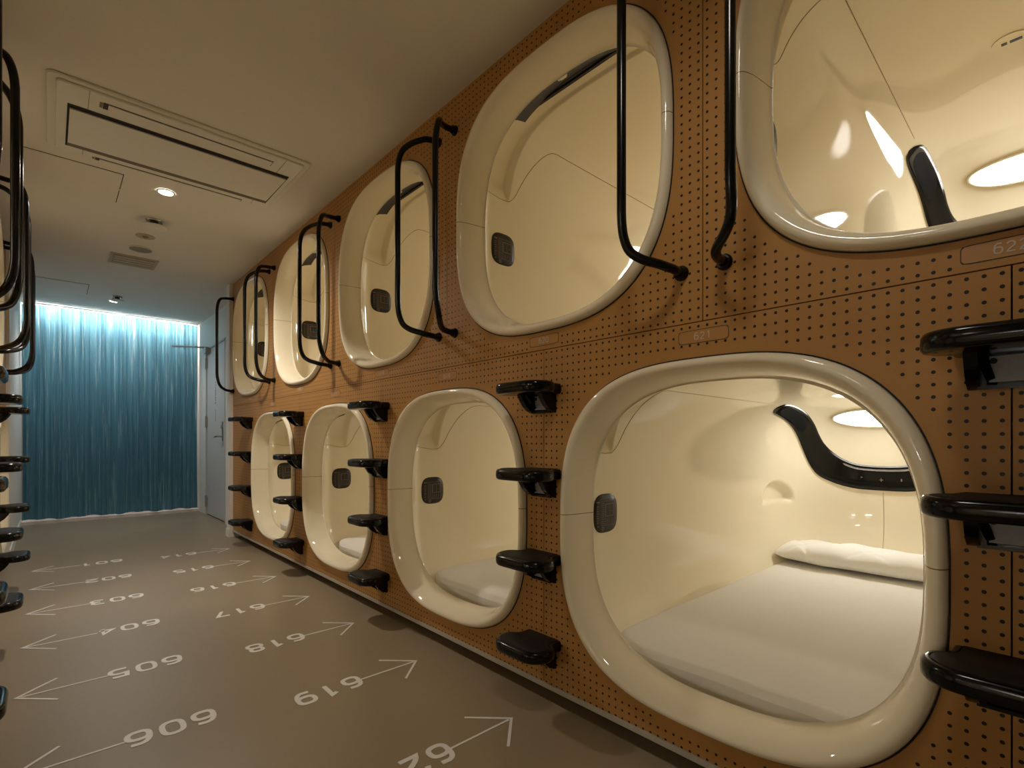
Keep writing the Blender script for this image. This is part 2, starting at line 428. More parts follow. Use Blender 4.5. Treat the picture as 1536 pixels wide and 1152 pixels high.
    def rect(xa, xb, za, zb_, w=.0016): ln(xa, za, xb, za, w); ln(xb, za, xb, zb_, w); ln(xb, zb_, xa, zb_, w); ln(xa, zb_, xa, za, w)
    rect(x0+.044, x1-.018, z0+.028, z1-.028)
    rect(x0+.070, x1-.024, z0+.062, z1-.040, .003)
    ln(x0+.095, z0+.064, x0+.095, z1-.045); ln(x0+.105, z0+.08, x1-.03, z0+.08)
    for i in range(11): ln(x0+.049, z0+.036+.0075*i, x0+.060, z0+.036+.0075*i, .002)
    for i in range(9): ln(x0+.064, z0+.034+.009*i, x0+.074, z0+.034+.009*i, .002)
    for i in range(3): ln(x0+.082+.014*i, z0+.034, x0+.082+.014*i, z0+.052, .002)
    ln(x0+.014, z1-.030, x0+.034, z1-.030, .005)
    for i in range(8): ln(x0+.017, z0+.040+.0088*i, x0+.017+.006+.008*random.random(), z0+.040+.0088*i, .003)
    rect(x0+.047, x0+.058, z0+.010, z0+.021, .003)
    ln(x0+.021, z0+.026, x0+.027, z0+.026, .005)
    pr.build('printed_plan', M['print'], st)
    # roller blind under the top of the mouth
    rb = MB(); rb.tube([(.168, y, .503) for y in np.linspace(-.325, .325, 9)], .015, 16)
    rb.box(.182, .194, -.325, .325, .4825, .492)
    K = np.radians(np.linspace(57, 123, 40)); recess_shade = []
    for xx, a_, b_ in ((.104, .4575, .4545), (.108, .4575, .4545), (.135, .475, .474), (.165, .482, .488), (.192, .490, .499)):
        cc, ss = np.cos(K), np.sin(K); rr_ = (np.abs(cc/a_)**2.8+np.abs(ss/b_)**2.8)**(-1/2.8); recess_shade.append([(xx, r_*c_, r_*s_) for r_, c_, s_ in zip(rr_, cc, ss)])
    rb.loft(recess_shade, closed_rings=False)  # dark strip added to paint the recess behind the rim in shade
    bl = rb.build('roller_blind_and_shade', M['blind'], root, True, .6)
    tb = MB(); tb.box(.106, .114, -.012, .030, .4515, .456); tb.box(.114, .120, -.004, .022, .4535, .460); tb.build('pull_tab', M['gel'], bl)
    return root

# ---------------------------------------------------------------- cladding panels
def make_panel(y0, y1, z0, z1, zc, mat, pod=True):
    """origin: pod centre line at seam height; local x=0 is the corridor face"""
    mb = MB(); th = .012
    if pod:
        k = 240; ph = np.linspace(0, 2*math.pi, k, endpoint=False)
        cor = [math.atan2(z-zc, y) % (2*math.pi) for y in (y0, y1) for z in (z0, z1)]
        ph = np.array(sorted(list(ph)+cor)); c, s = np.cos(ph), np.sin(ph)
        r = (np.abs(c/.5098)**SQ+np.abs(s/.5078)**SQ)**(-1/SQ)
        inn = [(r[i]*c[i], zc+r[i]*s[i]) for i in range(len(ph))]
        out = []
        for i in range(len(ph)):
            t = 9e9
            if c[i] > 1e-9: t = min(t, y1/c[i])
            if c[i] < -1e-9: t = min(t, y0/c[i])
            if s[i] > 1e-9: t = min(t, (z1-zc)/s[i])
            if s[i] < -1e-9: t = min(t, (z0-zc)/s[i])
            out.append((t*c[i], zc+t*s[i]))
        mb.loft([[(th, y, z) for y, z in inn], [(0, y, z) for y, z in inn], [(0, y, z) for y, z in out], [(th, y, z) for y, z in out], [(th, y, z) for y, z in inn]])
    else: mb.box(0, th, y0, y1, z0, z1)
    return mb.build('perforated_panel', mat)
def number_plate(par, num, zp):
    y0, y1, h = -.069, .069, .0345
    pl = MB()
    # engraved outline: thin frame around a flush plate
    R = [(0, y, z) for _, y, z in sq_ring(0, .07, h/2, 12, 64)]
    pl.loft([[(.0, y, z+zp) for _, y, z in sq_ring(0, .0700, h/2, 10, 80)], [(-.0006, y, z+zp) for _, y, z in sq_ring(0, .0694, h/2-.0006, 10, 80)], [(-.0006, y, z+zp) for _, y, z in sq_ring(0, .02, .004, 10, 80)]], cap1=True)
    o = pl.build('number_plate', M['platebr'], par)
    ol = MB(); ol.loft([[(-.0004, y, z+zp) for _, y, z in sq_ring(0, .0712, h/2+.0011, 10, 80)], [(-.0009, y, z+zp) for _, y, z in sq_ring(0, .0708, h/2+.0008, 10, 80)], [(-.0009, y, z+zp) for _, y, z in sq_ring(0, .0698, h/2-.0002, 10, 80)], [(-.0004, y, z+zp) for _, y, z in sq_ring(0, .0694, h/2-.0006, 10, 80)]])
    ol.build('plate_outline', M['line'], o)
    nm = MB()
    for i, ch in enumerate(num):
        glyph(nm, ch, -.0245+i*.0172, zp-.0095, .0135, .0205, .0026, lambda u, v, h_: (-.0008-h_, -u, v), .0005)
    nm.build('number', M['num'], o)

# ---------------------------------------------------------------- steps and rails
def step_outline():
    pts = [(0, .083), (.030, .083), (.044, .088), (.056, .104), (.072, .114), (.092, .118)]
    for a in np.linspace(0, 90, 9)[1:]:
        pts.append((.092+.070*math.sin(math.radians(a)), .050+.068*math.cos(math.radians(a))))
    half = catmull(pts, 3)
    half = [(float(p[0]), float(p[1])) for p in half]
    half += [(.1625, y) for y in (.035, .02, .005)]
    return half+[(x, -y) for x, y in half[::-1]]
def make_step():
    root = empty('ladder_step')
    o = step_outline(); n = len(o)
    nr = []
    for i in range(n):
        a = np.array(o[max(i-1, 0)]); b = np.array(o[min(i+1, n-1)]); t = b-a; t /= np.linalg.norm(t)+1e-9; nr.append((t[1]*1., -t[0]*1.))
    sgn = 1 if nr[n//2][0] > 0 else -1
    def ring(ins, z): return [(-max(0.0, x-sgn*nr[i][0]*ins), y-sgn*nr[i][1]*ins, z) for i, (x, y) in enumerate(o)]
    mb = MB(); T = .0185
    mb.loft([ring(.012, -T), ring(.005, -T+.0015), ring(.001, -T+.007), ring(0, 0), ring(.001, T-.008), ring(.005, T-.0015), ring(.010, T), ring(.0135, T), ring(.0145, T-.002)], cap0=True, cap1=True)
    mb.build('tread', M['black'], root, True, .9)
    pd = MB(); pd.loft([ring(.0165, T-.0025), ring(.0165, T+.0006), ring(.018, T+.0014)], cap1=True)
    pd.build('grip_pad', M['pad'], root, True, .6)
    # bracket with curved cheeks
    br = MB()
    prof = [(0, -T), (.074, -T), (.066, -.034), (.050, -.056), (.030, -.072), (.012, -.080), (0, -.082)]
    def cheek(ya, yb):
        V = [(-x, ya, z) for x, z in prof]+[(-x, yb, z) for x, z in prof]; k = len(prof)
        br.add(V, [tuple(range(k)), tuple(range(k, 2*k))[::-1]]+[(i, k+i, k+(i+1) % k, (i+1) % k) for i in range(k)])
    cheek(-.060, -.040); cheek(.040, .060)
    br.box(-.004, 0, -.046, .046, -.080, -T); br.box(-.016, 0, -.046, .046, -.082, -.075)
    br.box(-.018, 0, -.0455, -.032, -.080, -T); br.box(-.018, 0, .032, .0455, -.080, -T)
    for sg in (-1, 1): br.add([(-.066, sg*.046, -T), (-.058, sg*.03, -T), (-.006, sg*.018, -.074), (-.006, sg*.030, -.079)], [(0, 1, 2, 3)])
    br.build('bracket', M['black'], root, True, .5)
    pm = MB(); pm.box(-.0165, -.0042, -.028, .029, -.070, -.022); pm.build('fixing_plate', M['plate_metal'], root)
    s_ = MB(); s_.cyl((-.0162, .023, -.031), (-.019, .023, -.031), .0055, 14); s_.build('screw', M['ac_dark'], root)
    return root
def make_rail(sg):
    """one grab rail; sg=+1 bar leans towards +y"""
    root = empty('grab_rail')
    zb, zt = EYE+.462, EYE+1.338; p = .161; ym, yb = .0, sg*.087
    bend = [(0, 0, 0), (-.022, 0, .001), (-.045, .001, .003), (-.068, .008, .006), (-.088, .022, .013), (-.116, .052, .026), (-.138, .076, .048), (-.151, .085, .080), (-.158, .087, .115), (-.161, .087, .150)]
    bend = catmull(bend, 4)
    lowp = [Vector((q[0], sg*q[1], zb+q[2])) for q in bend]; topp = [Vector((q[0], sg*q[1], zt-q[2])) for q in bend]
    pts = lowp+[Vector((-p, yb, z)) for z in np.linspace(zb+.20, zt-.20, 6)]+topp[::-1]
    MB().tube(pts, .0125, 16).build('rail_tube', M['blackrail'], root, True, .9)
    for z in (zb, zt):
        f = MB(); u = Vector((-p, yb, 0)).normalized()
        f.tube([Vector((0, ym, z)), Vector((-.006, ym, z))+u*.0, Vector((-.008, ym, z)), Vector((-.014, ym, z))+u*.004], [.021, .021, .018, .0165], 20)
        f.build('mounting_collar', M['blackrail'], root, True, .6)
    return root

# ---------------------------------------------------------------- bedding
def make_mattress():
    nx, ny = 90, 60; V = []; F = []
    X0, X1, W2 = .15, 2.06, .464; top = -.698+.283
    def half(x):
        f = min(1, max(0, (x-X0)/.16)); b = min(1, max(0, (X1-x)/.30))
        return W2*(1-(1-f)**2.6*.42)*(1-(1-b)**3*.30)
    rows = []
    for i in range(nx+1):
        t = i/nx; x = X0+(X1-X0)*(t if True else 0); row = []
        hw = half(x)
        for j in range(ny+1):
            s = -1+2*j/ny; y = hw*s
            e = min((1-abs(s))*hw, x-X0, X1-x)
            z = top - .016*max(0, 1-e/.028)**2.2
            z += .0016*math.sin(9*x+5*y)+.0012*math.sin(23*y-6*x+1.3)+.0030*math.exp(-((y+.30+.25*(x-.5))/.012)**2)*smoothstep(.2, .6, x)*(1-smoothstep(.7, 1.2, x))
            z += .0022*math.exp(-((y-.05-.35*(x-1.4))/.014)**2)*smoothstep(1.25, 1.5, x)
            row.append((x, y, float(z)))
        rows.append(row)
    mb = MB(); mb.loft(rows, closed_rings=False)
    # skirt
    rim = rows[0]+[r[-1] for r in rows[1:]]+rows[-1][::-1][1:]+[r[0] for r in rows[::-1][1:-1]]
    def down(dz, k): return [(1.1+(x-1.1)*k, y*k, z+dz) for x, y, z in rim]
    mb.loft([rim, down(-.018, 1.0005), down(-.05, .995), down(-.075, .97)])
    return mb.build('mattress', M['sheet'], None, True)
def make_pillow():
    nu, nv = 150, 72; L, Wd, H = .395, .165, .060; V = []; F = []
    mb = MB(); rings = []
    for i in range(nu+1):
        a = -1+2*i/nu; aa = math.copysign(abs(a)**.8, a)
        y = L*aa; e = 1-abs(aa)**4.5; e = max(e, 0)
        row = []
        for j in range(nv):
            ph = 2*math.pi*j/nv; c, s = math.cos(ph), math.sin(ph)
            w = Wd*(.80+.20*e**.5)*(1 if e > 0 else .78); h = H*(.05+.95*e**.42)
            x = math.copysign(abs(c)**.75, c)*w; z = math.copysign(abs(s)**.85, s)*h
            z *= 1.12 if s > 0 else .8
            x += .006*math.sin(7*y*3.1+2)+.004*math.sin(31*y); z += (.004*math.sin(19*y+9*x)+.003*math.sin(37*y-22*x+1))*(1 if s > -.2 else .1)*e**.4
            cr = e**.3*(1 if s > -.3 else 0)
            for y0_, sl, am_, wd in ((.30, .5, .006, .014), (.345, -.4, .005, .010), (-.28, .6, .005, .014), (.20, -.9, .004, .016), (.05, 1.3, .0035, .02), (-.12, -1.1, .004, .018), (.36, .9, .004, .008)):
                z -= cr*am_*math.exp(-((y-y0_-sl*x)/wd)**2)
            row.append((x, y, z))
        rings.append(row)
    mb.loft(rings, cap0=True, cap1=True)
    return mb.build('pillow', M['pillow'], None, True)

# ================================================================ ASSEMBLY
ORD = {0: 'lowest', 1: 'second lowest', 2: 'second highest', 3: 'top'}
pod0 = None; step0 = None; railA = None; railB = None; mat0 = None; pil0 = None
s0 = .072
right_low = [(623-2*i, s0+P/2+(i-1)*P) for i in range(5)]      # 623, 621, 619, 617, 615
right_up = [(622-2*i, s0+i*P) for i in range(5)]               # 622 .. 614
l0 = 4.921
left_low = [(601+2*i, l0-i*P) for i in range(5)]
left_up = [(602+2*i, l0-P/2-i*P) for i in range(4)]

def desc(num, side, up):
    return 'cream glossy sleeping capsule %d in the %s row of the %s wall' % (num, 'upper' if up else 'lower', side)
pod0 = make_pod(); first = True
for side, row, up in (('right', right_low, 0), ('right', right_up, 1), ('left', left_low, 0), ('left', left_up, 1)):
    for num, y in row:
        p = pod0 if first else copy_tree(pod0); first = False
        p.location = ((WR, y, ZU if up else ZL) if side == 'right' else (WL, y, ZU if up else ZL))
        p.rotation_euler = (0, 0, 0 if side == 'right' else math.pi)
        prop(p, desc(num, side, up), 'sleeping capsule', 'sleeping capsules along the corridor')
# panels
def place_panel(o, side, y):
    o.location = ((WR+.002 if side == 'right' else WL-.002), y, SEAM); o.rotation_euler = (0, 0, 0 if side == 'right' else math.pi)
G = .0014
proto_panels = {}
for side, row, up in (('right', right_low, 0), ('right', right_up, 1), ('left', left_low, 0), ('left', left_up, 1)):
    for num, y in row:
        a, b = -P/2+G, P/2-G
        if side == 'right' and num == 614: b = END_R-y
        if side == 'right' and num == 615: b = 5.013-y-G
        if side == 'left' and num == 601: a = -(END_L-y)
        key = (round(a, 4), round(b, 4), up)
        if key in proto_panels: o = proto_panels[key].copy(); COL.objects.link(o)
        else:
            o = make_panel(a, b, (.0014 if up else PB-SEAM), (CEIL-SEAM if up else -.0014), (ZU if up else ZL)-SEAM, M['pegU' if up else 'pegL']); proto_panels[key] = o
        place_panel(o, side, y)
        number_plate(o, str(num), ZPU if up else ZPL)
        prop(o, 'brown perforated board panel numbered %d around its capsule mouth' % num, 'wall panel', 'perforated cladding panels')
o = make_panel(0, END_R-5.013, PB-SEAM, -.0014, 0, M['pegF'], False); place_panel(o, 'right', 5.013)
prop(o, 'narrow brown perforated strip panel below the last rail beside the white pillar', 'wall panel', 'perforated cladding panels')
# continuing panels near the far left end above (beside capsule 602)
yl = left_up[0][1]+P/2
o = make_panel(-(END_L-yl), -G, .0014, CEIL-SEAM, 0, M['pegF'], False); place_panel(o, 'left', yl)
prop(o, 'blank brown perforated panel of the upper left row next to the white pillar', 'wall panel', 'perforated cladding panels')

# bedding in the lower capsules of the right row
for i, (num, y) in enumerate(right_low):
    if i == 0: mat0 = make_mattress(); pil0 = make_pillow(); m_, q_ = mat0, pil0
    else:
        m_ = mat0.copy(); COL.objects.link(m_); q_ = pil0.copy(); COL.objects.link(q_)
    m_.location = (WR, y, ZL); q_.location = (WR+1.90, y+.075, ZL-.358)
    prop(m_, 'white sheeted mattress lying inside capsule %d' % num, 'mattress', 'mattresses in the lower right capsules')
    prop(q_, 'white pillow at the head end of the mattress in capsule %d' % num, 'pillow', 'pillows in the lower right capsules')
# steps
ZS = [EYE-.712, EYE-.416, EYE-.120, EYE+.176]
def put_step(side, y, k, between):
    global step0
    if step0 is None: step0 = make_step(); o = step0
    else: o = copy_tree(step0)
    o.location = ((WR+.002) if side == 'right' else (WL-.002), y, ZS[k]); o.rotation_euler = (0, 0, 0 if side == 'right' else math.pi)
    prop(o, 'glossy black step, %s of four, %s' % (ORD[k], between), 'step', 'black climbing steps beside the lower capsules')
for i in range(5):
    y = s0+i*P
    hi, lo = 623-2*i, 621-2*i
    bt = 'between capsules %d and %d' % (hi, lo) if lo >= 615 else 'between capsule 615 and the white pillar'
    for k in range(4): put_step('right', y, k, bt)
for i in range(4):
    y = l0-P/2-i*P
    for k in range(4): put_step('left', y, k, 'between left wall capsules %d and %d' % (601+2*i, 603+2*i))
# rails
def put_rail(side, y, sg, label):
    global railA, railB
    r = railA if sg > 0 else railB
    if r is None:
        r = make_rail(sg)
        if sg > 0: railA = r
        else: railB = r
        o = r
    else: o = copy_tree(r)
    if side == 'right': o.location = (WR+.002, y+sg*.061, 0)
    else: o.location = (WL-.002, y-sg*.061, 0); o.rotation_euler = (0, 0, math.pi)
    prop(o, label, 'grab rail', 'black grab rails beside the upper capsules')
for i in range(4):
    y = s0+P/2+i*P; a, b = 622-2*i, 620-2*i
    put_rail('right', y, 1, 'black tube grab rail between capsules %d and %d, the one nearer capsule %d' % (a, b, b))
    put_rail('right', y, -1, 'black tube grab rail between capsules %d and %d, the one nearer capsule %d' % (a, b, a))
put_rail('right', s0+P/2+4*P, -1, 'single black grab rail at the end of the row between capsule 614 and the door')
for i in range(4):
    y = l0-i*P; a, b = 600+2*i, 602+2*i
    bt = 'between left capsules %d and %d' % (a, b) if i else 'beyond left capsule 602, above 601'
    put_rail('left', y, 1, 'nearer black grab rail of the pair %s' % bt)
    put_rail('left', y, -1, 'farther black grab rail of the pair %s' % bt)

# ---------------------------------------------------------------- floor markings
def marking(num, side, y):
    o = empty('floor_marking', (.525, y, 0))
    prop(o, 'white floor number %s with a thin arrow pointing to the %s row' % (num, side), 'floor marking', 'numbered arrows on the floor')
    w, h, adv, sw, th = .072, .099, .0885, .0165, .0012
    x6 = .420 if side == 'left' else .893       # world x of outer edge of the first digit
    nm = MB()
    for i, ch in enumerate(num):
        glyph(nm, ch, i*adv, -h/2, w, h, sw, lambda u, v, hh, x6=x6: (x6-u-.525, -v, hh+.0002), th)
    nm.build('number', M['vinyl'], o)
    ar = MB()
    if side == 'left': a, b, s = .172, -.088, 1
    else: a, b, s = .889, 1.137, -1
    pl = lambda u, v, hh: (u-.525, v, hh+.0002)
    ribbon(ar, [(a, 0), (b+s*.012, 0)], .0085, pl, th*.8)
    ribbon(ar, [(b+s*.112, .109), (b, 0), (b+s*.112, -.109)], .0095, pl, th)
    ar.build('arrow', M['vinyl'], o)
for i in range(8): marking(str(614+i), 'right', 4.8184-i*P/2)
for i in range(8): marking(str(601+i), 'left', 4.9211-i*P/2)

# ---------------------------------------------------------------- room shell
def structure(name, mb, mat, smooth=False):
    o = mb.build(name, mat, None, smooth); o['kind'] = 'structure'; return o
YB = -2.2
structure('floor', MB().box(-2.75, 3.80, YB, END_WALL, -.06, 0), M['floor'])
structure('ceiling', MB().box(-2.75, 3.80, YB, END_WALL, CEIL+.001, CEIL+.06), M['ceil'])
structure('wall_back', MB().box(-2.75, 3.80, YB-.08, YB, 0, CEIL), M['white'])
structure('wall_end', MB().box(-2.75, 3.80, END_WALL, END_WALL+.08, 0, CEIL), M['endwall'])
structure('wall_outer_right', MB().box(3.72, 3.80, YB, END_WALL, 0, CEIL), M['white'])
structure('wall_outer_left', MB().box(-2.75, -2.67, YB, END_WALL, 0, CEIL), M['white'])
# wall with the door, white pillar at the end of the row
DX = 1.446
mb = MB(); D0, D1, DH = 6.30, 7.245, 2.06
mb.box(DX, DX+.12, END_R+.09, D0, 0, CEIL); mb.box(DX, DX+.12, D1, END_WALL, 0, CEIL); mb.box(DX, DX+.12, D0, D1, DH, CEIL)
structure('wall_right', mb, M['white'])
structure('wall_right_return', MB().box(1.272, 2.2, END_R+.002, END_R+.105, 0, CEIL), M['white'])
structure('baseboard_right', MB().box(1.264, 2.2, END_R-.004, END_R+.112, 0, .075).box(DX-.008, DX, END_R+.112, D0-.03, 0, .075), M['white'])
structure('wall_left', MB().box(-1.2, -.226, END_L+.002, END_WALL, 0, CEIL), M['white'])
structure('baseboard_left', MB().box(-.226, -.218, END_L+.002, 7.5, 0, .075).box(-.9, -.222, END_L-.004, END_L+.002, 0, .075), M['white'])
# rows continue behind the camera: plain end boards
structure('wall_right_near', MB().box(WR, WR+.05, YB, s0-P*1.0-.02, 0, CEIL), M['white'])
structure('wall_left_near', MB().box(WL-.05, WL, YB, l0-4.5*P-.01, 0, CEIL), M['white'])
structure('trim_1', MB().box(WR-.003, WR+.022, -P+s0, END_R-.0, PB-.017, PB-.0005), M['alu'])
structure('trim_2', MB().box(WL-.022, WL+.003, l0-4.5*P, END_L, PB-.017, PB-.0005), M['alu'])
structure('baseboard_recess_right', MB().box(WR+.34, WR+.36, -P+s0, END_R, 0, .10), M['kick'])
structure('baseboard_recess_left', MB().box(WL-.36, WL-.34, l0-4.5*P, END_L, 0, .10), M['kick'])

structure('trim_3', MB().box(-.226, DX, 7.63, END_WALL, 0, .032), M['endwall'])
# door
dr = empty('door_1', (DX, (D0+D1)/2, 0)); dr['kind'] = 'structure'
hy = (D1-D0)/2
MB().box(.010, .050, -hy+.028, hy-.028, .012, DH-.022).build('door_leaf', M['door'], dr)
fr = MB(); fr.box(-.006, .07, -hy, -hy+.025, 0, DH); fr.box(-.006, .07, hy-.025, hy, 0, DH); fr.box(-.006, .07, -hy, hy, DH-.02, DH); fr.build('door_frame', M['door'], dr)
MB().box(.012, .048, -hy+.03, hy-.03, .0005, .011).build('threshold_gap', M['ac_dark'], dr)
for z in (.17, 1.15, 1.87):
    h = MB(); h.cyl((-.008, hy-.026, z-.07), (-.008, hy-.026, z+.07), .009, 12); h.box(-.002, .010, hy-.055, hy-.024, z-.06, z+.06); h.build('hinge', M['steel'], dr, True, .6)
hz = .965; yh = 6.455-(D0+D1)/2
hd = MB(); hd.cyl((.010, yh, hz), (-.045, yh, hz), .010, 12); hd.tube([(-.045, yh-.01, hz), (-.05, yh+.05, hz), (-.047, yh+.12, hz-.006)], .009, 12); hd.box(.004, .0105, yh-.026, yh+.026, hz-.05, hz+.17); hd.build('door_handle', M['steel'], dr, True, .6)
lk = MB(); lk.cyl((.0105, yh, hz+.11), (-.010, yh, hz+.11), .021, 18); lk.build('door_lock', M['steel'], dr, True, .6)
lt = MB(); yl_ = 6.80-(D0+D1)/2
zz = 1.70
while zz > 1.13:
    hgt = random.choice((.008, .012, .016))
    if not (1.62 < zz < 1.66 or 1.30 < zz < 1.34):
        if random.random() < .8:
            big = 1.34 < zz < 1.62
            wq = .016 if big else .009
            lt.box(.0080, .0101, yl_-wq*1.3, yl_-wq*1.3+.006, zz, zz+hgt)
            lt.box(.0080, .0101, yl_-wq+.008, yl_+wq*.8, zz+hgt*.3, zz+hgt*.6)
    zz -= hgt+.007
lt.build('lettering', simple('grey_lettering', (.04, .04, .04, 1), .6), dr)
cl = MB(); ycl = 7.12-(D0+D1)/2; zcl = EYE+1.096
cl.box(-.045, .010, ycl-.08, ycl+.10, zcl-.035, zcl+.03)
clo = cl.build('door_closer', M['steel'], dr)
am = MB(); am.tube([(-.03, ycl+.03, zcl+.035), (-.20, ycl+.13, zcl+.040), (-.335, ycl+.26, zcl+.045)], .009, 8)
am.build('closer_arm', M['steel'], clo, True, .7)

# curtain
nx, nz = 700, 40
xs = np.linspace(-.215, 1.425, nx); V = []; F = []
ph = np.cumsum(rng.uniform(.6, 1.4, nx))*.30
ph2 = np.cumsum(rng.uniform(.3, 1.7, nx))*.085
ph3 = np.cumsum(rng.uniform(.2, 1.8, nx))*.9
for k in range(nz+1):
    z = .050+(CEIL-.012-.050)*k/nz; t = z/CEIL
    dr_ = .5*np.sin(3*t+ph2*1.7)+.3*np.sin(7*t+ph2)
    yy = 7.62+.016*np.sin(ph2+dr_*.8)+.010*np.sin(ph+dr_)+.0035*np.sin(ph3+4*t*np.sin(ph2))
    xx = xs+.004*np.sin(5*t+ph2)
    zz_ = z+(.006*np.sin(ph2*.4)+.004*np.sin(ph2) if k == 0 else 0)
    V += list(zip(xx, yy, np.full(nx, z) if k else zz_))
for k in range(nz):
    for i in range(nx-1): F.append((k*nx+i, k*nx+i+1, (k+1)*nx+i+1, (k+1)*nx+i))
cu = mesh('curtain', V, F, M['curtain'], None, True)
prop(cu, 'teal blue crinkled curtain hanging across the end of the corridor', 'curtain')
MB().box(-.215, 1.425, 7.612, 7.628, CEIL-.006, CEIL-.001).build('curtain_track', M['steel'], cu)
st = empty('cove_light', (.60, 7.765, CEIL-.004)); prop(st, 'cool white strip light on the ceiling behind the teal curtain', 'strip light')
MB().box(-.78, .80, -.026, .026, -.012, 0).build('light_base', M['ac'], st)
MB().tube([(-.76, 0, -.024), (.78, 0, -.024)], .012, 12).build('light_tube', M['strip'], st, True)

# ---------------------------------------------------------------- ceiling fittings
def rbox(mb, x0, x1, y0, y1, z0, z1, r, mi=0, bev=.004):
    def ring(ins, z):
        out = []
        for cx, cy, a0 in ((x1-r, y1-r, 0), (x0+r, y1-r, 90), (x0+r, y0+r, 180), (x1-r, y0+r, 270)):
            for a in np.linspace(a0, a0+90, 6): out.append((cx+(r-ins)*math.cos(math.radians(a)), cy+(r-ins)*math.sin(math.radians(a)), z))
        return out
    mb.loft([ring(0, z1), ring(0, z0+bev), ring(bev, z0)], cap1=True, mi=mi)
ac = empty('air_conditioner', (.52, 3.10, CEIL)); prop(ac, 'white recessed ceiling air conditioner cassette above the corridor', 'air conditioner')
def A(x, y): return x-.52, y-3.10
def abox(mb, x0, x1, y0, y1, z0, z1): mb.box(x0-.52, x1-.52, y0-3.10, y1-3.10, z0, z1)
m = MB(); rbox(m, -.53, .53, -.35, .35, -.010, 0, .03); m.build('outer_flange', M['ac'], ac, True, .5)
m = MB(); rbox(m, -.50, .50, -.325, .325, -.020, -.009, .02); m.build('cassette_frame', M['ac'], ac, True, .5)
m = MB(); abox(m, .060, .992, 2.940, 3.362, -.0225, -.020); m.build('intake_opening', M['ac_dark'], ac)
m = MB(); m.add([(x-.52, y-3.10, z) for x in (.068, .984) for y, z in ((2.966, -.030), (3.318, -.026), (2.966, -.024), (3.318, -.021))], [(0,1,5,4),(2,6,7,3),(0,4,6,2),(1,3,7,5),(0,2,3,1),(4,5,7,6)]); m.build('intake_flap', M['ac'], ac)
m = MB()
for i in range(4): abox(m, .066, .986, 3.322+.009*i, 3.3285+.009*i, -.0245, -.0225)
m.build('intake_grille', M['ac_shade'], ac)
for y0, y1, xa, xb in ((2.832, 2.886, .176, .878), (3.408, 3.438, .178, .872)):
    m = MB(); abox(m, xa, xb, y0, y1, -.0212, -.0199); o = m.build('louver_slot', M['line'], ac)
    m = MB(); abox(m, xa+.018, xb-.004, y0+.005, y1-.003, -.0240, -.0212); m.build('louver', M['ac'], o)
    m = MB(); abox(m, xa-.012, xa-.002, y0+.006, y1-.006, -.0225, -.0199); m.build('louver_clip', M['ac_shade'], o)
m = MB()
for x in (.128, .925):
    abox(m, x-.0008, x+.0008, 2.776, 2.94, -.0206, -.0199); abox(m, x-.0008, x+.0008, 3.364, 3.424, -.0206, -.0199)
m.build('frame_joint', M['line'], ac)

def hatch(x0, x1, y0, y1, label):
    o = empty('access_hatch', ((x0+x1)/2, (y0+y1)/2, CEIL)); prop(o, label, 'access hatch', 'ceiling access hatches')
    a, b = (x1-x0)/2, (y1-y0)/2
    MB().box(-a, a, -b, b, -.0012, 0).build('hatch_frame', M['line'], o)
    MB().box(-a+.0035, a-.0045, -b+.0035, b-.0035, -.0030, -.0012).build('hatch_panel', M['ceil'], o)
    MB().box(a-.010, a+.002, -.012, .012, -.0045, -.0028).build('hatch_latch', M['ac'], o)
hatch(-.138, .3125, 3.575, 4.026, 'square white access hatch in the ceiling beside the air conditioner')
hatch(-.158, .288, 6.335, 6.785, 'square white access hatch in the ceiling near the blue curtain')

def downlight(x, y, label):
    o = empty('ceiling_downlight', (x, y, CEIL)); prop(o, label, 'downlight', 'round ceiling downlights')
    m = MB(); m.loft([[(r*math.cos(a), r*math.sin(a), z) for a in np.linspace(0, 2*math.pi, 36, endpoint=False)] for r, z in ((.048, 0), (.048, -.003), (.039, -.005), (.037, -.0025))]); m.build('trim_ring', M['ac'], o, True, .5)
    m = MB(); m.cyl((0, 0, 0), (0, 0, -.003), .0375, 32); m.build('diffuser', M['downlamp'], o)
    L = D.lights.new('lamp_light', 'SPOT'); L.energy = 95; L.color = (1, .92, .80); L.spot_size = math.radians(150); L.spot_blend = .7; L.shadow_soft_size = .07
    lo = D.objects.new('lamp_light', L); link(lo, o); lo.location = (0, 0, -.012)
    return lo
downlight(.52, 3.66, 'small round lit downlight beside the air conditioner')
dl2 = downlight(.52, 6.91, 'small round lit downlight in front of the blue curtain')
dl2.data.energy = 48; dl2.data.color = (.92, .97, 1)
dl3 = downlight(.52, .41, 'round lit downlight above the viewpoint at the near end'); dl3.data.energy = 22; dl3.data.shadow_soft_size = .12

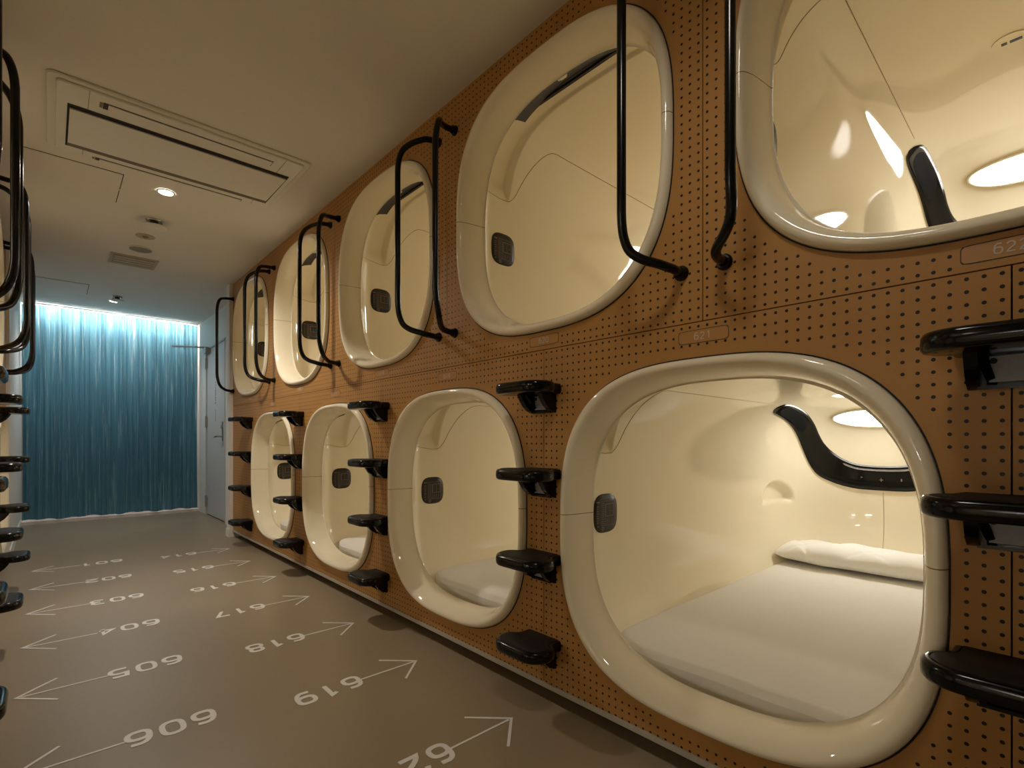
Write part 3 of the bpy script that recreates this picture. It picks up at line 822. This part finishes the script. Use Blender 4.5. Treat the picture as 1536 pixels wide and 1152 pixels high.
def disc_dev(name, x, y, r, label, cat, kind):
    o = empty(name, (x, y, CEIL)); prop(o, label, cat)
    def cyl(r0, z0, r1, z1, nm, mt, extra=None, par=o):
        m = MB(); m.loft([[(rr*math.cos(a), rr*math.sin(a), z) for a in np.linspace(0, 2*math.pi, 36, endpoint=False)] for rr, z in ((r0, z0), (r1, z1))], cap0=True, cap1=True); return m.build(nm, mt, par, True, .5)
    if kind == 'sprinkler':
        cyl(r*.72, 0, r*.66, -.010, 'base_plate', M['steel'])
        cyl(r*.35, -.009, r*.30, -.036, 'neck', M['ac_dark'])
        for a in range(4):
            an = math.pi/4+a*math.pi/2; c, s = math.cos(an), math.sin(an)
            m = MB(); m.tube([(c*r*.62, s*r*.62, -.008), (c*r*.85, s*r*.85, -.02), (c*r*.7, s*r*.7, -.039)], .0025, 8); m.build('bracket_arm', M['steel'], o, True)
        m = MB(); m.loft([[(rr*math.cos(a), rr*math.sin(a), z) for a in np.linspace(0, 2*math.pi, 36, endpoint=False)] for rr, z in ((r*.9, -.036), (r, -.040), (r, -.045), (r*.94, -.050), (r*.4, -.053))], cap0=True, cap1=True); m.build('sensor_disc', M['ac'], o, True, .5)
    elif kind == 'cover':
        cyl(r, 0, r*.97, -.003, 'cover_disc', M['vent'])
        cyl(r*.35, -.003, r*.2, -.010, 'centre_boss', M['ac_shade'])
    else:
        m = MB(); m.loft([[(rr*math.cos(a), rr*math.sin(a), z) for a in np.linspace(0, 2*math.pi, 48, endpoint=False)] for rr, z in ((r, 0), (r, -.005), (r*.93, -.007), (r*.92, -.004))]); m.build('speaker_ring', M['ac'], o, True, .5)
        cyl(r*.925, -.001, r*.92, -.0045, 'speaker_mesh', M['disc'])
disc_dev('smoke_detector', .53, 4.19, .068, 'white disc shaped ceiling sensor hanging on a bracket past the first downlight', 'ceiling sensor', 'sprinkler')
disc_dev('sprinkler_cover', .522, 4.557, .060, 'flat beige sprinkler cover with a small centre boss on the ceiling', 'sprinkler', 'cover')
disc_dev('ceiling_speaker', .53, 4.885, .080, 'round grey ceiling speaker with a bright rim', 'speaker', 'speaker')
disc_dev('smoke_detector', .525, 6.66, .062, 'small disc shaped ceiling sensor right beside the far downlight', 'ceiling sensor', 'sprinkler')
vt = empty('ceiling_vent', (.52, 5.26, CEIL)); prop(vt, 'beige slatted rectangular air vent in the ceiling', 'vent')
m = MB(); rbox(m, -.16, .16, -.15, .15, -.006, 0, .006); m.build('vent_frame', M['vent'], vt, True, .5)
m = MB(); m.box(-.135, .135, -.125, .125, -.0075, -.006); m.build('vent_core', M['vent_d'], vt)
for i in range(4): m = MB(); m.box(-.133, .133, -.118+i*.064, -.118+i*.064+.050, -.011, -.0075); m.build('slat', M['vent'], vt)

# ---------------------------------------------------------------- world, camera, view
w = D.worlds.new('World'); sc.world = w; w.use_nodes = True
w.node_tree.nodes['Background'].inputs[0].default_value = (0, 0, 0, 1); w.node_tree.nodes['Background'].inputs[1].default_value = 0
cam = D.cameras.new('Camera'); co = D.objects.new('Camera', cam); link(co)
cam.sensor_width = 36; cam.lens = 762.7/1536*36; cam.shift_y = 83.67/1536; cam.clip_start = .02
co.location = (0, 0, EYE); co.rotation_euler = (math.pi/2, 0, -math.radians(42.33))
sc.camera = co
sc.view_settings.view_transform = 'Standard'; sc.view_settings.look = 'None'; sc.view_settings.exposure = .26; sc.view_settings.gamma = 1
sc.view_settings.use_curve_mapping = False
sc.cycles.max_bounces = 16; sc.cycles.diffuse_bounces = 10; sc.cycles.glossy_bounces = 6
sc.cycles.sample_clamp_indirect = 6
